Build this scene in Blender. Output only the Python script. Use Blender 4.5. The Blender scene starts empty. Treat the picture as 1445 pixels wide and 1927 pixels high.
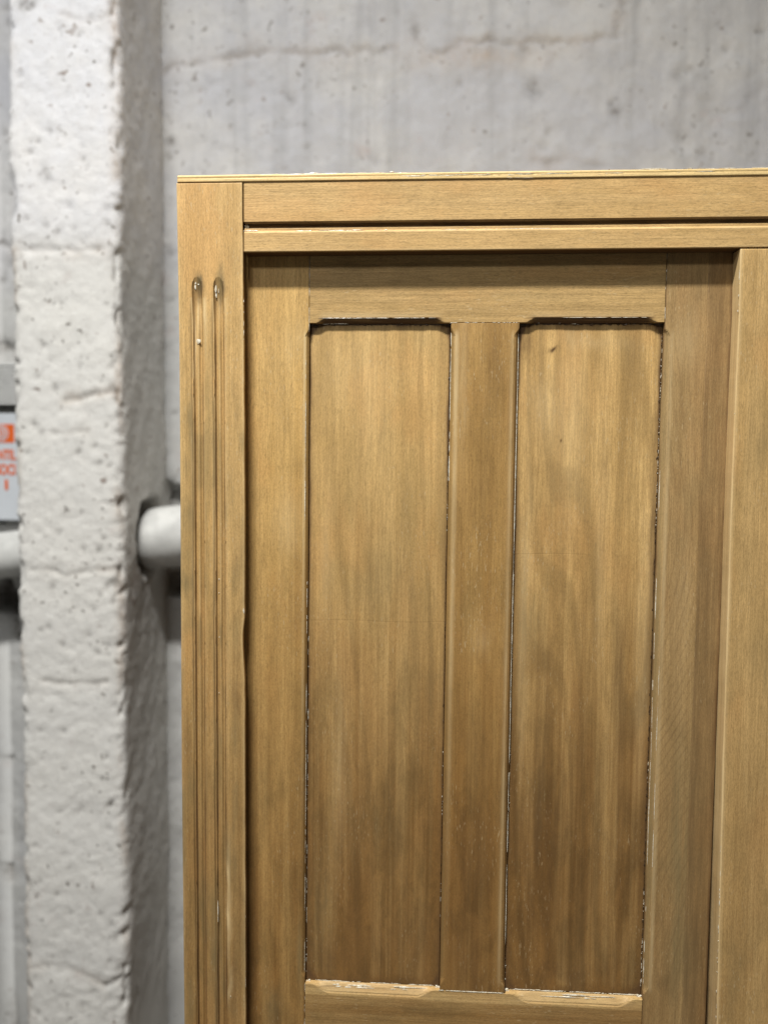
import bpy, math, random
import numpy as np
from mathutils import Matrix, Vector

scene = bpy.context.scene
COL = scene.collection
random.seed(7)

# ------------------------------------------------------------------ camera
F_PX, CX, CY, DIST = 1446.0, 722.5, 963.5, 0.75       # 26 mm phone lens, photo 1445 x 1927
pit, yaw, rol = math.radians(3.26), math.radians(3.25), math.radians(0.485)
fw = np.array([-math.sin(yaw)*math.cos(pit), math.cos(yaw)*math.cos(pit), -math.sin(pit)])
rt = np.cross(fw, [0, 0, 1]); rt /= np.linalg.norm(rt)
up = np.cross(rt, fw)
Rv = math.cos(rol)*rt + math.sin(rol)*up
Uv = math.cos(rol)*up - math.sin(rol)*rt
cam = bpy.data.cameras.new('camera')
cam.sensor_fit = 'VERTICAL'; cam.sensor_height = 36; cam.lens = F_PX/1927*36
cam.clip_start = 0.02; cam.clip_end = 50
cam.dof.use_dof = True; cam.dof.focus_distance = 0.755; cam.dof.aperture_fstop = 2.7
cam.dof.aperture_blades = 0
camo = bpy.data.objects.new('camera', cam)
COL.objects.link(camo)
M = Matrix((( Rv[0], Uv[0], -fw[0], 0), (Rv[1], Uv[1], -fw[1], -DIST), (Rv[2], Uv[2], -fw[2], 0), (0, 0, 0, 1)))
camo.matrix_world = M
scene.camera = camo

def at(px, py, Y):
    """point of the real plane y = Y that the photograph shows at (px, py)"""
    v = fw + Rv*(px-CX)/F_PX - Uv*(py-CY)/F_PX
    t = (Y+DIST)/v[1]
    return v[0]*t, v[2]*t

# ------------------------------------------------------------------ light
w = bpy.data.worlds.new('World'); scene.world = w; w.use_nodes = True
bg = w.node_tree.nodes['Background']
bg.inputs[0].default_value = (0.93, 0.96, 1.0, 1); bg.inputs[1].default_value = 0.065

def area(name, loc, target, sx, sy, power, col, spread=180):
    l = bpy.data.lights.new(name, 'AREA'); l.shape = 'RECTANGLE'; l.size = sx; l.size_y = sy
    l.energy = power; l.color = col
    o = bpy.data.objects.new(name, l); COL.objects.link(o); o.location = loc
    o.rotation_euler = (Vector(target)-Vector(loc)).to_track_quat('-Z', 'Y').to_euler()
    l.spread = math.radians(spread)
    return o
area('ceiling_tube_lamp', (-0.43, -1.02, 2.08), (-0.43, -0.97, 0.9), 0.6, 0.15, 75, (1.0, 0.99, 0.97), 136)
area('far_ceiling_lamp', (-0.9, -2.3, 1.75), (-0.1, 0.2, 0.1), 1.0, 0.25, 22, (1.0, 0.99, 0.97))

scene.view_settings.view_transform = 'Standard'
scene.view_settings.look = 'None'
scene.view_settings.exposure = 0.0
scene.render.engine = 'CYCLES'

# ------------------------------------------------------------------ noise in numpy
def _hash(i, j, seed):
    n = (i.astype(np.int64)*374761393 + j.astype(np.int64)*668265263 + seed*1274126177) & 0xffffffff
    n = ((n ^ (n >> 13))*1274126177) & 0xffffffff
    n = n ^ (n >> 16)
    return (n & 0xffff)/65535.0
def vnoise(x, z, seed=0):
    i = np.floor(x); j = np.floor(z); fx = x-i; fz = z-j
    fx = fx*fx*(3-2*fx); fz = fz*fz*(3-2*fz)
    a = _hash(i, j, seed); b = _hash(i+1, j, seed); c = _hash(i, j+1, seed); d = _hash(i+1, j+1, seed)
    return (a*(1-fx)+b*fx)*(1-fz)+(c*(1-fx)+d*fx)*fz
def fbm(x, z, seed=0, octs=4):
    s = 0; a = 0.5; t = 0
    for k in range(octs):
        s = s+a*vnoise(x*2**k+17.3*k, z*2**k+9.1*k, seed+k); t += a; a *= .5
    return s/t
def sstep(a, b, x):
    t = np.clip((x-a)/(b-a), 0, 1); return t*t*(3-2*t)

# ------------------------------------------------------------------ materials
class NT:
    def __init__(s, name):
        m = bpy.data.materials.new(name); m.use_nodes = True
        s.m = m; s.t = m.node_tree; s.b = s.t.nodes['Principled BSDF']
    def n(s, typ, **kw):
        nd = s.t.nodes.new(typ)
        for k, v in kw.items(): setattr(nd, k, v)
        return nd
    def L(s, a, b): s.t.links.new(a, b)
    def coord(s, scale, loc=(0, 0, 0), rot=(0, 0, 0)):
        tc = s.n('ShaderNodeTexCoord'); mp = s.n('ShaderNodeMapping')
        mp.inputs['Scale'].default_value = scale; mp.inputs['Location'].default_value = loc
        mp.inputs['Rotation'].default_value = rot
        s.L(tc.outputs['Object'], mp.inputs[0]); return mp.outputs[0]
    def noise(s, vec, scale=1, detail=3, rough=.55, dist=0):
        nd = s.n('ShaderNodeTexNoise'); s.L(vec, nd.inputs['Vector'])
        nd.inputs['Scale'].default_value = scale; nd.inputs['Detail'].default_value = detail
        nd.inputs['Roughness'].default_value = rough; nd.inputs['Distortion'].default_value = dist
        return nd.outputs[0]
    def ramp(s, fac, a, b, lo=0., hi=1.):
        nd = s.n('ShaderNodeMapRange'); nd.interpolation_type = 'SMOOTHSTEP'
        s.L(fac, nd.inputs[0]); nd.inputs[1].default_value = a; nd.inputs[2].default_value = b
        nd.inputs[3].default_value = lo; nd.inputs[4].default_value = hi
        return nd.outputs[0]
    def math(s, op, a, b):
        nd = s.n('ShaderNodeMath', operation=op)
        for i, v in enumerate((a, b)):
            if isinstance(v, (int, float)): nd.inputs[i].default_value = v
            else: s.L(v, nd.inputs[i])
        return nd.outputs[0]
    def mix(s, fac, a, b, blend='MIX'):
        nd = s.n('ShaderNodeMix', data_type='RGBA', blend_type=blend)
        for i, v in ((0, fac), (6, a), (7, b)):
            if isinstance(v, (int, float)): nd.inputs[i].default_value = v
            elif isinstance(v, tuple): nd.inputs[i].default_value = (*v, 1)
            else: s.L(v, nd.inputs[i])
        return nd.outputs[2]
    def bump(s, h, strength, dist, prev=None):
        nd = s.n('ShaderNodeBump'); nd.inputs['Strength'].default_value = strength
        nd.inputs['Distance'].default_value = dist; s.L(h, nd.inputs['Height'])
        if prev is not None: s.L(prev, nd.inputs['Normal'])
        return nd.outputs[0]

WARM_BROWN = (.190, .094, .025); BROWN = (.115, .062, .025); GREY = (.20, .15, .068); PALE = (.76, .58, .31)  # first one is a warm brown, mixed in by alpha, heavier towards the bottom
def wood(name, light, mid, dark, vertical=True, seed=0, streak=1.0, blotch=.5, fleck=.5, rough=.5, cathedral=None, figure=.12, fseed=0):
    light, mid, dark = [(c_[0]*1.12, c_[1]*1.075, c_[2]*.86) for c_ in (light, mid, dark)]
    g = NT(name)
    off = (seed*3.17, seed*1.31, seed*2.77)
    def sc(a, l): return (a, a, l) if vertical else (l, a, a)
    wav = g.noise(g.coord(sc(7, 2.5), off), 1, 2)                 # gentle wander of the grain
    wob = g.n('ShaderNodeVectorMath', operation='SCALE'); g.L(wav, wob.inputs[0]); wob.inputs['Scale'].default_value = .6
    v1 = g.coord(sc(55, 2.2), off)
    add = g.n('ShaderNodeVectorMath', operation='ADD'); g.L(v1, add.inputs[0]); g.L(wob.outputs[0], add.inputs[1])
    st = g.noise(add.outputs[0], 1, 5, .62)
    fine = g.noise(g.coord(sc(800, 36), off), 1, 3, .6)
    blo = g.noise(g.coord(sc(26, 3.2), off), 1, 5, .62, .2)
    c = g.mix(g.ramp(st, .5-.22/streak, .5+.22/streak), light, mid)
    st2 = g.noise(g.coord(sc(300, 3.4), off), 1, 4, .65, .3)
    c = g.mix(g.ramp(st2, .44, .66, 0, .52), c, tuple(x*.78 for x in mid))
    c = g.mix(g.math('MULTIPLY', g.ramp(blo, .45, .75), blotch*.8), c, dark)
    c = g.mix(g.math('MULTIPLY', g.ramp(fine, .38, .66), .44), c, tuple(x*.62 for x in mid))
    mot = g.noise(g.coord(sc(48, 17), tuple(o+7 for o in off)), 1, 6, .72, .4)
    c = g.mix(g.ramp(mot, .42, .70, 0, .34), c, tuple(x*y for x, y in zip(dark, (.78, .80, .74))))
    warm = g.noise(g.coord(sc(22, 9), tuple(o+11 for o in off)), 1, 4, .6)
    c = g.mix(g.ramp(warm, .47, .66, 0, .26), c, (mid[0]*1.02, mid[1]*.84, mid[2]*.74))
    # flowing figure: contour lines of a slow, stretched noise
    fo = tuple(o+fseed for o in off)
    fn = g.noise(g.coord(sc(8.5, 1.0), fo), 1, 1.2, .35, .15)
    fw = g.noise(g.coord(sc(60, 8), fo), 1, 3, .6)
    fs = g.math('SINE', g.math('ADD', g.math('MULTIPLY', fn, 95.), g.math('MULTIPLY', fw, 2.2)), 0.)
    fa = g.math('MULTIPLY', g.ramp(fs, .15, 1.0), g.ramp(g.noise(g.coord(sc(12, 3), fo), 1, 2), .35, .6, .35, 1.))
    c = g.mix(g.math('MULTIPLY', fa, figure), c, tuple(x*.55 for x in mid))
    # short dark pores of beech
    fl = g.noise(g.coord(sc(1300, 170), off), 1, 1, .5)
    c = g.mix(g.math('MULTIPLY', g.ramp(fl, .57, .72), fleck*.8), c, tuple(x*.38 for x in mid))
    # pale flecks left by sanding
    f2 = g.noise(g.coord(sc(700, 150), tuple(o+5 for o in off)), 1, 1, .5)
    big = g.noise(g.coord(sc(20, 12), tuple(o+3 for o in off)), 1, 2)
    c = g.mix(g.math('MULTIPLY', g.ramp(f2, .66, .76), g.ramp(big, .45, .65, 0, .5)), c, PALE)
    if cathedral:
        x0, z0, amt, flt = cathedral
        tc = g.coord((1, 1, .06), (-x0, 0, -z0*.06))
        wv = g.n('ShaderNodeTexWave', wave_type='RINGS', rings_direction='Y')
        g.L(tc, wv.inputs[0]); wv.inputs['Scale'].default_value = flt; wv.inputs['Distortion'].default_value = 5
        wv.inputs['Detail'].default_value = 2; wv.inputs['Detail Scale'].default_value = .9
        c = g.mix(g.math('MULTIPLY', g.ramp(wv.outputs[1], .90, 1.0), amt), c, tuple(x*.42 for x in mid))
    at_ = g.n('ShaderNodeAttribute'); at_.attribute_name = 'stain'
    sp = g.n('ShaderNodeSeparateColor'); g.L(at_.outputs['Color'], sp.inputs[0])
    mod = g.noise(g.coord(sc(210, 12), off), 1, 5, .7)
    modr = g.ramp(mod, .25, .75, .45, 1.25)
    wb = g.math('MINIMUM', g.math('MULTIPLY', at_.outputs['Alpha'], g.ramp(st, .3, .7, .72, 1.12)), 1.)
    wbc = g.mix(g.ramp(mot, .35, .68), tuple(x*1.35 for x in WARM_BROWN), tuple(x*.72 for x in WARM_BROWN))
    wbc = g.mix(g.ramp(warm, .4, .7, 0, .5), wbc, (WARM_BROWN[0]*1.05, WARM_BROWN[1]*1.08, WARM_BROWN[2]*1.25))
    wbc = g.mix(g.math('MULTIPLY', fa, figure), wbc, tuple(x*.5 for x in WARM_BROWN))
    wb = g.math('MULTIPLY', wb, g.ramp(st2, .3, .75, .90, 1.08)); wb = g.math('MINIMUM', wb, .93)
    c = g.mix(wb, c, wbc)
    spk = g.noise(g.coord(sc(1500, 420), off), 1, 2, .7)
    c = g.mix(g.ramp(spk, .40, .64, 0, .42), c, g.mix(.5, c, (.05, .03, .012)))
    c = g.mix(g.math('MULTIPLY', g.ramp(f2, .64, .74), g.ramp(big, .46, .62, 0, .42)), c, (.50, .36, .19))
    c = g.mix(g.math('MINIMUM', g.math('MULTIPLY', sp.outputs[2], modr), 1.), c, PALE)
    c = g.mix(g.math('MINIMUM', g.math('MULTIPLY', sp.outputs[1], modr), 1.), c, GREY)
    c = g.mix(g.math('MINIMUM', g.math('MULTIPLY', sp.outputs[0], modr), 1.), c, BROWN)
    g.L(c, g.b.inputs['Base Color'])
    g.L(g.ramp(fine, .3, .7, rough-.06, rough+.12), g.b.inputs['Roughness'])
    g.b.inputs['Specular IOR Level'].default_value = .24
    b1 = g.bump(fine, .25, .0006); b2 = g.bump(fl, .12, .0004, b1)
    g.L(b2, g.b.inputs['Normal'])
    return g.m

WL = (.66, .455, .235); WM = (.57, .37, .17); WD = (.43, .275, .125)
M_POST = wood('beech_post', WL, WM, (.42, .275, .13), True, 1, blotch=.45)
M_RAIL = wood('beech_rail', (.66, .46, .25), (.58, .39, .195), WD, False, 2, blotch=.3, fleck=.55)
M_CAP = wood('beech_top_edge', (.84, .66, .40), (.72, .53, .28), (.60, .42, .20), False, 3, blotch=.3, fleck=.3)
M_STILE = wood('beech_stile', (.66, .445, .205), (.56, .36, .15), (.40, .25, .105), True, 4, blotch=.55)
M_STILE2 = wood('beech_stile_grey', (.52, .365, .20), (.42, .285, .150), (.30, .20, .105), True, 5, blotch=.6, fleck=.35)
M_DRAIL = wood('beech_door_rail', (.60, .42, .22), (.48, .32, .155), (.34, .225, .105), False, 6, blotch=.5)
M_PAN1 = wood('beech_panel_plain', (.70, .485, .245), (.58, .385, .18), (.36, .235, .10), True, 7, blotch=.85, fleck=.4, figure=.34)
M_PAN2 = wood('beech_panel_streaked', (.74, .505, .25), (.52, .335, .15), (.34, .205, .085), True, 8, streak=1.5, blotch=.75, fleck=.35, figure=.46, fseed=4.3)
M_MUN = wood('beech_muntin', (.56, .365, .160), (.46, .285, .115), (.29, .165, .060), True, 9, blotch=.8)
M_CPOST = wood('beech_centre_post', (.66, .455, .235), (.55, .365, .175), (.40, .27, .14), True, 10, blotch=.5, fleck=.35)
M_SIDE = wood('beech_side', (.55, .38, .19), (.45, .30, .14), (.32, .21, .1), True, 11)

def paint_mat():
    g = NT('old_white_paint')
    v = g.noise(g.coord((400, 400, 400)), 1, 3)
    g.L(g.mix(g.ramp(v, .35, .7), (.74, .69, .56), (.50, .40, .25)), g.b.inputs['Base Color'])
    g.b.inputs['Roughness'].default_value = .28
    return g.m
M_PAINT = paint_mat()
def dark_mat():
    g = NT('dark_old_varnish')
    v = g.noise(g.coord((300, 300, 300)), 1, 3)
    g.L(g.mix(g.ramp(v, .35, .7), (.055, .032, .016), (.11, .065, .03)), g.b.inputs['Base Color'])
    g.b.inputs['Roughness'].default_value = .3
    return g.m
M_VARN = dark_mat()

def plaster(name, base, warm, cool, spec_amt=1.0, streaks=0.):
    g = NT(name)
    o = g.coord((1, 1, 1))
    big = g.noise(o, 5, 4, .6)
    c = g.mix(g.ramp(big, .35, .65), cool, warm)
    mid = g.noise(o, 38, 5, .65)
    c = g.mix(g.ramp(mid, .40, .75, 0, .45), c, tuple(x*.80 for x in base))
    # base tint: bluish above, yellower below a wavering level
    sx = g.n('ShaderNodeSeparateXYZ'); g.L(o, sx.inputs[0])
    zz = g.math('ADD', sx.outputs[2], g.math('MULTIPLY', g.math('SUBTRACT', big, .5), .22))
    c = g.mix(g.ramp(zz, .30, .44, .75, 0), c, (base[0]*1.0, base[1]*.985, base[2]*.91))
    if streaks:
        s = g.noise(g.coord((30, 30, 1.2)), 1, 4, .6)
        c = g.mix(g.ramp(s, .46, .75, 0, streaks), c, tuple(x*.66 for x in base))
    # pits and specks
    for sc_, lo, hi, amt, colr in ((95, .66, .74, .75, (.16, .14, .12)), (210, .68, .75, .55, (.22, .17, .14)), (48, .69, .745, .7, (.24, .19, .16))):
        p = g.noise(o, sc_, 1.5, .5)
        msk = g.noise(o, 8+sc_*.02, 2, .5)
        c = g.mix(g.math('MULTIPLY', g.ramp(p, lo, hi), g.ramp(msk, .40, .60, .05, amt*spec_amt)), c, colr)
    # pinkish brown rub marks
    pk = g.noise(g.coord((1, 1, 1), (3, 1, 7)), 11, 5, .7)
    c = g.mix(g.ramp(pk, .60, .78, 0, .38), c, (.46, .35, .32))
    at_ = g.n('ShaderNodeAttribute'); at_.attribute_name = 'stain'
    sp = g.n('ShaderNodeSeparateColor'); g.L(at_.outputs['Color'], sp.inputs[0])
    md = g.ramp(g.noise(o, 120, 4, .7), .3, .7, .45, 1.2)
    c = g.mix(g.math('MINIMUM', g.math('MULTIPLY', sp.outputs[0], md), 1.), c, (.10, .085, .07))
    c = g.mix(g.math('MINIMUM', g.math('MULTIPLY', sp.outputs[1], md), 1.), c, (.44, .35, .27))
    g.L(c, g.b.inputs['Base Color'])
    g.b.inputs['Roughness'].default_value = .85
    b1 = g.bump(mid, .4, .0035); b2 = g.bump(g.noise(o, 210, 5, .72), .7, .0022, b1)
    g.L(b2, g.b.inputs['Normal'])
    return g.m
M_WALL = plaster('whitewashed_wall', (.50, .505, .515), (.56, .555, .545), (.48, .485, .51), 1.0, .5)
M_PILLAR = plaster('whitewashed_pillar', (.69, .685, .68), (.73, .72, .705), (.675, .68, .70), 1.2)

def simple(name, col, rough=.5, var=.12, scale=60, bump=0., metal=0):
    g = NT(name)
    v = g.noise(g.coord((1, 1, 1)), scale, 4, .6)
    g.L(g.mix(g.ramp(v, .3, .7), col, tuple(x*(1-var*2) for x in col)), g.b.inputs['Base Color'])
    g.b.inputs['Roughness'].default_value = rough; g.b.inputs['Metallic'].default_value = metal
    if bump: g.L(g.bump(v, .5, bump), g.b.inputs['Normal'])
    return g.m

# ------------------------------------------------------------------ mesh helpers
def link(name, me, mat, parent=None):
    o = bpy.data.objects.new(name, me); COL.objects.link(o)
    if mat: me.materials.append(mat)
    if parent: o.parent = parent
    return o
def tag(o, label=None, cat=None, kind=None, group=None):
    if label: o['label'] = label
    if cat: o['category'] = cat
    if kind: o['kind'] = kind
    if group: o['group'] = group
    return o
def raw_mesh(name, v, f, smooth=False, stain=None):
    me = bpy.data.meshes.new(name)
    v = np.asarray(v, dtype=np.float32)
    me.from_pydata(v.tolist(), [], f if isinstance(f, list) else f.tolist())
    if smooth: me.polygons.foreach_set('use_smooth', [True]*len(me.polygons))
    if stain is not None:
        a = me.attributes.new('stain', 'FLOAT_COLOR', 'POINT')
        full = np.ones((len(v), 4), np.float32); full[:, :stain.shape[1]] = stain
        a.data.foreach_set('color', full.ravel())
    me.update(); return me

def axis(a, b, step, dense=(), edge=.0009):
    pts = [a, b]
    for k in (.25, .6, 1.0, 1.8): pts += [a+edge*k, b-edge*k]
    n = max(1, int(round((b-a)/step)))
    pts += list(np.linspace(a, b, n+1))
    for c, hw, st in dense:
        pts += list(np.arange(c-hw, c+hw+1e-9, st))
    pts = np.array(sorted(p for p in pts if a <= p <= b))
    keep = [pts[0]]
    for p in pts[1:]:
        if p-keep[-1] > 1.2e-4: keep.append(p)
    keep[-1] = b
    return np.array(keep)

def board(name, xs, zs, yf, th, mat, parent, depth=None, warp=None, stain=None, r=.0009, wear=.0002, under=0, undershade=0):
    """a plank: carved front sheet over the grid xs x zs, closed sides and back"""
    X, Z = np.meshgrid(xs, zs)
    d = np.zeros_like(X)
    for t in (X-xs[0], xs[-1]-X, Z-zs[0], zs[-1]-Z):
        rr = r
        q = np.clip(rr-t, 0, rr)
        d = np.maximum(d, rr-np.sqrt(np.maximum(rr*rr-q*q, 0)))
    if depth is not None: d = d+depth(X, Z)
    d = d+wear*(fbm(X*60+3, Z*14+7, 5, 3)-.5)
    S = np.zeros(X.shape+(4,))
    if stain is not None: S = np.clip(stain(X, Z), 0, 1.3)
    XX, ZZ = X.copy(), Z.copy()
    if warp is not None: XX, ZZ = warp(X, Z)
    nz, nx = X.shape
    front = np.stack([XX, yf+d, ZZ], -1).reshape(-1, 3)
    idx = np.arange(nz*nx).reshape(nz, nx)
    quads = np.stack([idx[:-1, :-1], idx[:-1, 1:], idx[1:, 1:], idx[1:, :-1]], -1).reshape(-1, 4)
    ring = np.concatenate([idx[0, :], idx[1:, -1], idx[-1, -2::-1], idx[-2:0:-1, 0]])
    back = front[ring].copy(); back[:, 1] = yf+th; back[X.ravel()[ring] > xs[-1]-1e-9, 0] -= under
    n0 = len(front); m = len(ring); b = n0+np.arange(m)
    side = np.stack([np.roll(ring, -1), ring, b, np.roll(b, -1)], -1)
    faces = quads.tolist()+side.tolist()+[b[::-1].tolist()]
    v = np.concatenate([front, back])
    bs = S.reshape(-1, 4)[ring]*.5
    if undershade: bs[Z.ravel()[ring] <= zs[0]+1e-9, 0] = undershade*8  # shade of the underside painted in as dark brown
    st = np.concatenate([S.reshape(-1, 4), bs])
    me = raw_mesh(name, v, faces, False, st)
    sm = [True]*len(quads)+[False]*(m+1)
    me.polygons.foreach_set('use_smooth', sm)
    return link(name, me, mat, parent)

def box(name, x0, x1, y0, y1, z0, z1, mat, parent=None, bev=.0):
    import bmesh
    bm = bmesh.new(); bmesh.ops.create_cube(bm, size=1)
    for v in bm.verts:
        v.co = Vector(((x0+x1)/2+v.co.x*(x1-x0), (y0+y1)/2+v.co.y*(y1-y0), (z0+z1)/2+v.co.z*(z1-z0)))
    if bev: bmesh.ops.bevel(bm, geom=list(bm.edges), offset=bev, segments=2, affect='EDGES')
    me = bpy.data.meshes.new(name); bm.to_mesh(me); bm.free()
    return link(name, me, mat, parent)

def blobs(lst, Y):
    """stain field from a list (px, py, rx, ry, channel, strength) of marks on the plane y = Y"""
    out = []
    for px, py, rx, ry, ch, s in lst:
        x, z = at(px, py, Y); k = (Y+DIST)/F_PX
        out.append((x, z, rx*k, ry*k, ch, s))
    def f(X, Z):
        S = np.zeros(X.shape+(4,))
        jx = (fbm(X*90, Z*40, 11, 3)-.5)*.006; jz = (fbm(X*70, Z*30, 21, 3)-.5)*.02
        for x, z, rx, rz, ch, s in out:
            g = np.exp(-(((X+jx-x)/rx)**2+((Z+jz-z)/rz)**2))
            S[..., ch] = S[..., ch]+(.70 if py > 1150 else .95)*s*g*(.45+.75*vnoise((X if rx < rz*1.2 else Z)*260, (Z if rx < rz*1.2 else X)*16, 300)) if ch < 2 and rx > .0045 else S[..., ch]+s*g
        return S
    return f

# crumbs of old paint: small irregular lumps joined to one mesh
class Crumbs:
    def __init__(s): s.v = []; s.f = []
    def add(s, x, y, z, sx, sy, sz, rnd=.35):
        b = len(s.v)
        n = 6
        s.v.append((x, y-sy, z))
        for k in range(n):
            a = 2*math.pi*k/n+random.uniform(-.3, .3); q = 1+random.uniform(-rnd, rnd)
            s.v.append((x+sx*q*math.cos(a), y-sy*.35, z+sz*q*math.sin(a)))
        for k in range(n):
            a = 2*math.pi*k/n
            s.v.append((x+sx*1.05*math.cos(a), y+sy, z+sz*1.05*math.sin(a)))
        for k in range(n):
            k2 = (k+1) % n
            s.f.append((b, b+1+k2, b+1+k)); s.f.append((b+1+k, b+1+k2, b+1+n+k2, b+1+n+k))
    def line(s, p0, p1, y, n, size, length, vert=True, dens=.5, jit=.0003, seed=0):
        """n slots along p0-p1, clustered"""
        rs = np.random.RandomState(seed)
        t = np.sort(rs.rand(n))
        gate = vnoise(t*9+seed, t*0+seed*3.3, 77)
        for tt, g in zip(t, gate):
            if g < 1-dens: continue
            x = p0[0]+(p1[0]-p0[0])*tt+rs.randn()*jit*(1 if vert else .2)
            z = p0[1]+(p1[1]-p0[1])*tt+rs.randn()*jit*(.2 if vert else 1)
            l = length*(.25+rs.rand()**3*2.2); ww = size*(.5+rs.rand()*.9)
            s.add(x, y, z, ww if vert else l, ww*.7, l if vert else ww)
    def build(s, name, mat, parent):
        me = raw_mesh(name, s.v, s.f, False)
        o = link(name, me, mat, parent); o['kind'] = 'stuff'; return o

# ================================================================== THE PLACE
FLOOR = -1.62
WY = 0.75                                   # wall plane
PX1 = at(312, 1000, WY)[0]                  # right flank of pillar
# front of the pillar where its right corner shows at px 228
lo, hi = 0.2, 0.7
for _ in range(40):
    mY = (lo+hi)/2
    if at(230, 1000, mY)[0] > PX1: lo = mY
    else: hi = mY
PY = mY
PX0 = at(28, 1000, PY)[0]

def seg_dist(X, Z, pts):
    d = np.full(X.shape, 9.)
    for (ax, az), (bx, bz) in zip(pts[:-1], pts[1:]):
        vx, vz = bx-ax, bz-az; t = np.clip(((X-ax)*vx+(Z-az)*vz)/(vx*vx+vz*vz+1e-12), 0, 1)
        d = np.minimum(d, np.hypot(X-ax-vx*t, Z-az-vz*t))
    return d
def PL(lst, Y): return [at(px, py, Y) for px, py in lst]

# ---- wall
wall_cracks = [  # points, width, depth, dark, rust
    (PL([(312, 140), (350, 122), (440, 98), (500, 92), (600, 100), (690, 96), (740, 88)], WY), .006, .004, .30, .30),
    (PL([(775, 50), (785, 75), (800, 92), (830, 100), (870, 82), (985, 78), (1060, 82), (1160, 74), (1166, 30), (1170, -60)], WY), .005, .004, .42, .3),
    (PL([(0, 462), (34, 470)], WY), .006, .006, .9, .3),
    (PL([(-30, 640), (10, 660), (34, 655)], WY), .010, .010, .9, .2),
    (PL([(0, 764), (34, 766)], WY), .004, .004, .8, .1),
    (PL([(20, 1425), (8, 1460), (6, 1540), (10, 1600), (24, 1650)], WY), .0045, .010, 1., .1),
    (PL([(26, 1850), (30, 1900), (32, 1980)], WY), .005, .012, 1., 0),
    (PL([(10, 1100), (18, 1150), (30, 1190), (45, 1205)], WY), .006, .012, 1., 0),
    (PL([(1000, 300), (1060, 308), (1150, 312)], WY), .006, .002, .25, .4),
]
wall_pits = [(545, 180, 9, .5), (572, 240, 6, .4), (1000, 165, 13, .5), (1015, 180, 8, .4), (1018, 270, 10, .3), (1032, 245, 8, .4),
             (1160, 207, 9, .8), (1275, 140, 10, .35), (1300, 135, 8, .5), (1150, 190, 5, .6), (1280, 250, 16, .3), (1325, 285, 8, .4),
             (1365, 85, 8, .5), (1430, 55, 6, .5), (700, 300, 8, .35), (575, 270, 7, .4), (317, 265, 8, .8), (316, 300, 6, .7),
             (395, 150, 7, .4), (470, 160, 5, .4), (860, 160, 6, .35), (985, 93, 10, .5), (1350, 50, 5, .4), (320, 560, 6, .5), (322, 470, 8, .4),
             (328, 780, 5, .5), (330, 900, 4, .4), (12, 20, 8, .5), (18, 45, 7, .5), (8, 250, 7, .4), (5, 520, 8, .5), (20, 500, 10, .4)]
def wall_fn(X, Z):
    wob = (fbm(X*40, Z*40, 3, 4)-.5)
    Xw = X+wob*.018; Zw = Z+(fbm(X*38+9, Z*38, 8, 4)-.5)*.030
    d = -.016*(fbm(X*3, Z*3, 1, 4)-.5)-.007*(fbm(X*18, Z*18, 2, 4)-.5)-.0025*(fbm(X*80, Z*80, 4, 2)-.5)
    d = d-.003*(fbm(X*25, Z*1.5, 31, 2)-.5)
    S = np.zeros(X.shape+(3,))
    for pts, wd, dp, dk, ru in wall_cracks:
        q = seg_dist(Xw, Zw, pts)
        k = np.exp(-(q/wd)**2)*(.45+1.1*vnoise(X*55, Z*55, 6))
        d = d+dp*k; S[..., 0] += dk*k*(.3+1.2*vnoise(X*24, Z*24, 19)); S[..., 1] += ru*np.exp(-(q/(wd*3.2))**2)*vnoise(X*30, Z*30, 9)
    for px, py, r, s in wall_pits:
        x, z = at(px, py, WY); rr = r*.00105
        k = np.exp(-(((Xw-x)**2+(Zw-z)**2)/rr**2)); d = d+.003*k; S[..., 0] += s*k
    # rusty band under the long crack
    x, z = at(900, 112, WY); S[..., 1] += .55*np.exp(-(((Xw-x)/.13)**2+((Zw-z)/.020)**2))*(.3+vnoise(X*60, Z*40, 15))
    # broken out hollow where the pipe meets the wall, both sides of the pillar
    for px, py, rx, rz, dp in ((318, 935, .030, .028, .05), (330, 1100, .030, .026, .05), (5, 1140, .030, .045, .05), (-40, 1120, .05, .03, .04)):
        x, z = at(px, py, WY); k = sstep(1.25, .6, np.sqrt(((Xw-x)/rx)**2+((Zw-z)/rz)**2))
        d = d+dp*.7*k; S[..., 0] += .6*k
    return d, np.clip(S, 0, 1.2)

def sheet(name, mapf, us, vs, fn, mat, parent=None):
    U, V = np.meshgrid(us, vs)
    P, S = mapf(U, V, fn)
    nz, nx = U.shape
    idx = np.arange(nz*nx).reshape(nz, nx)
    q = np.stack([idx[:-1, :-1], idx[:-1, 1:], idx[1:, 1:], idx[1:, :-1]], -1).reshape(-1, 4)
    me = raw_mesh(name, P.reshape(-1, 3), q, True, S.reshape(-1, 3))
    return link(name, me, mat, parent)

def wall_axis(lo_, hi_, f0, f1, fine, coarse):
    return np.unique(np.concatenate([np.arange(lo_, f0, coarse), np.arange(f0, f1, fine), np.arange(f1, hi_+coarse, coarse)]))
def wmap(U, V, fn):
    d, S = fn(U, V); return np.stack([U, WY+d, V], -1), S
wall = sheet('wall', wmap, wall_axis(-1.6, 2.4, -.85, 1.0, .0055, .03), wall_axis(FLOOR-.05, 1.6, -1.0, 1.0, .0055, .03), wall_fn, M_WALL)
tag(wall, 'whitewashed rough plaster wall with cracks and dark pits behind the pillar and cabinet', 'wall')

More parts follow.
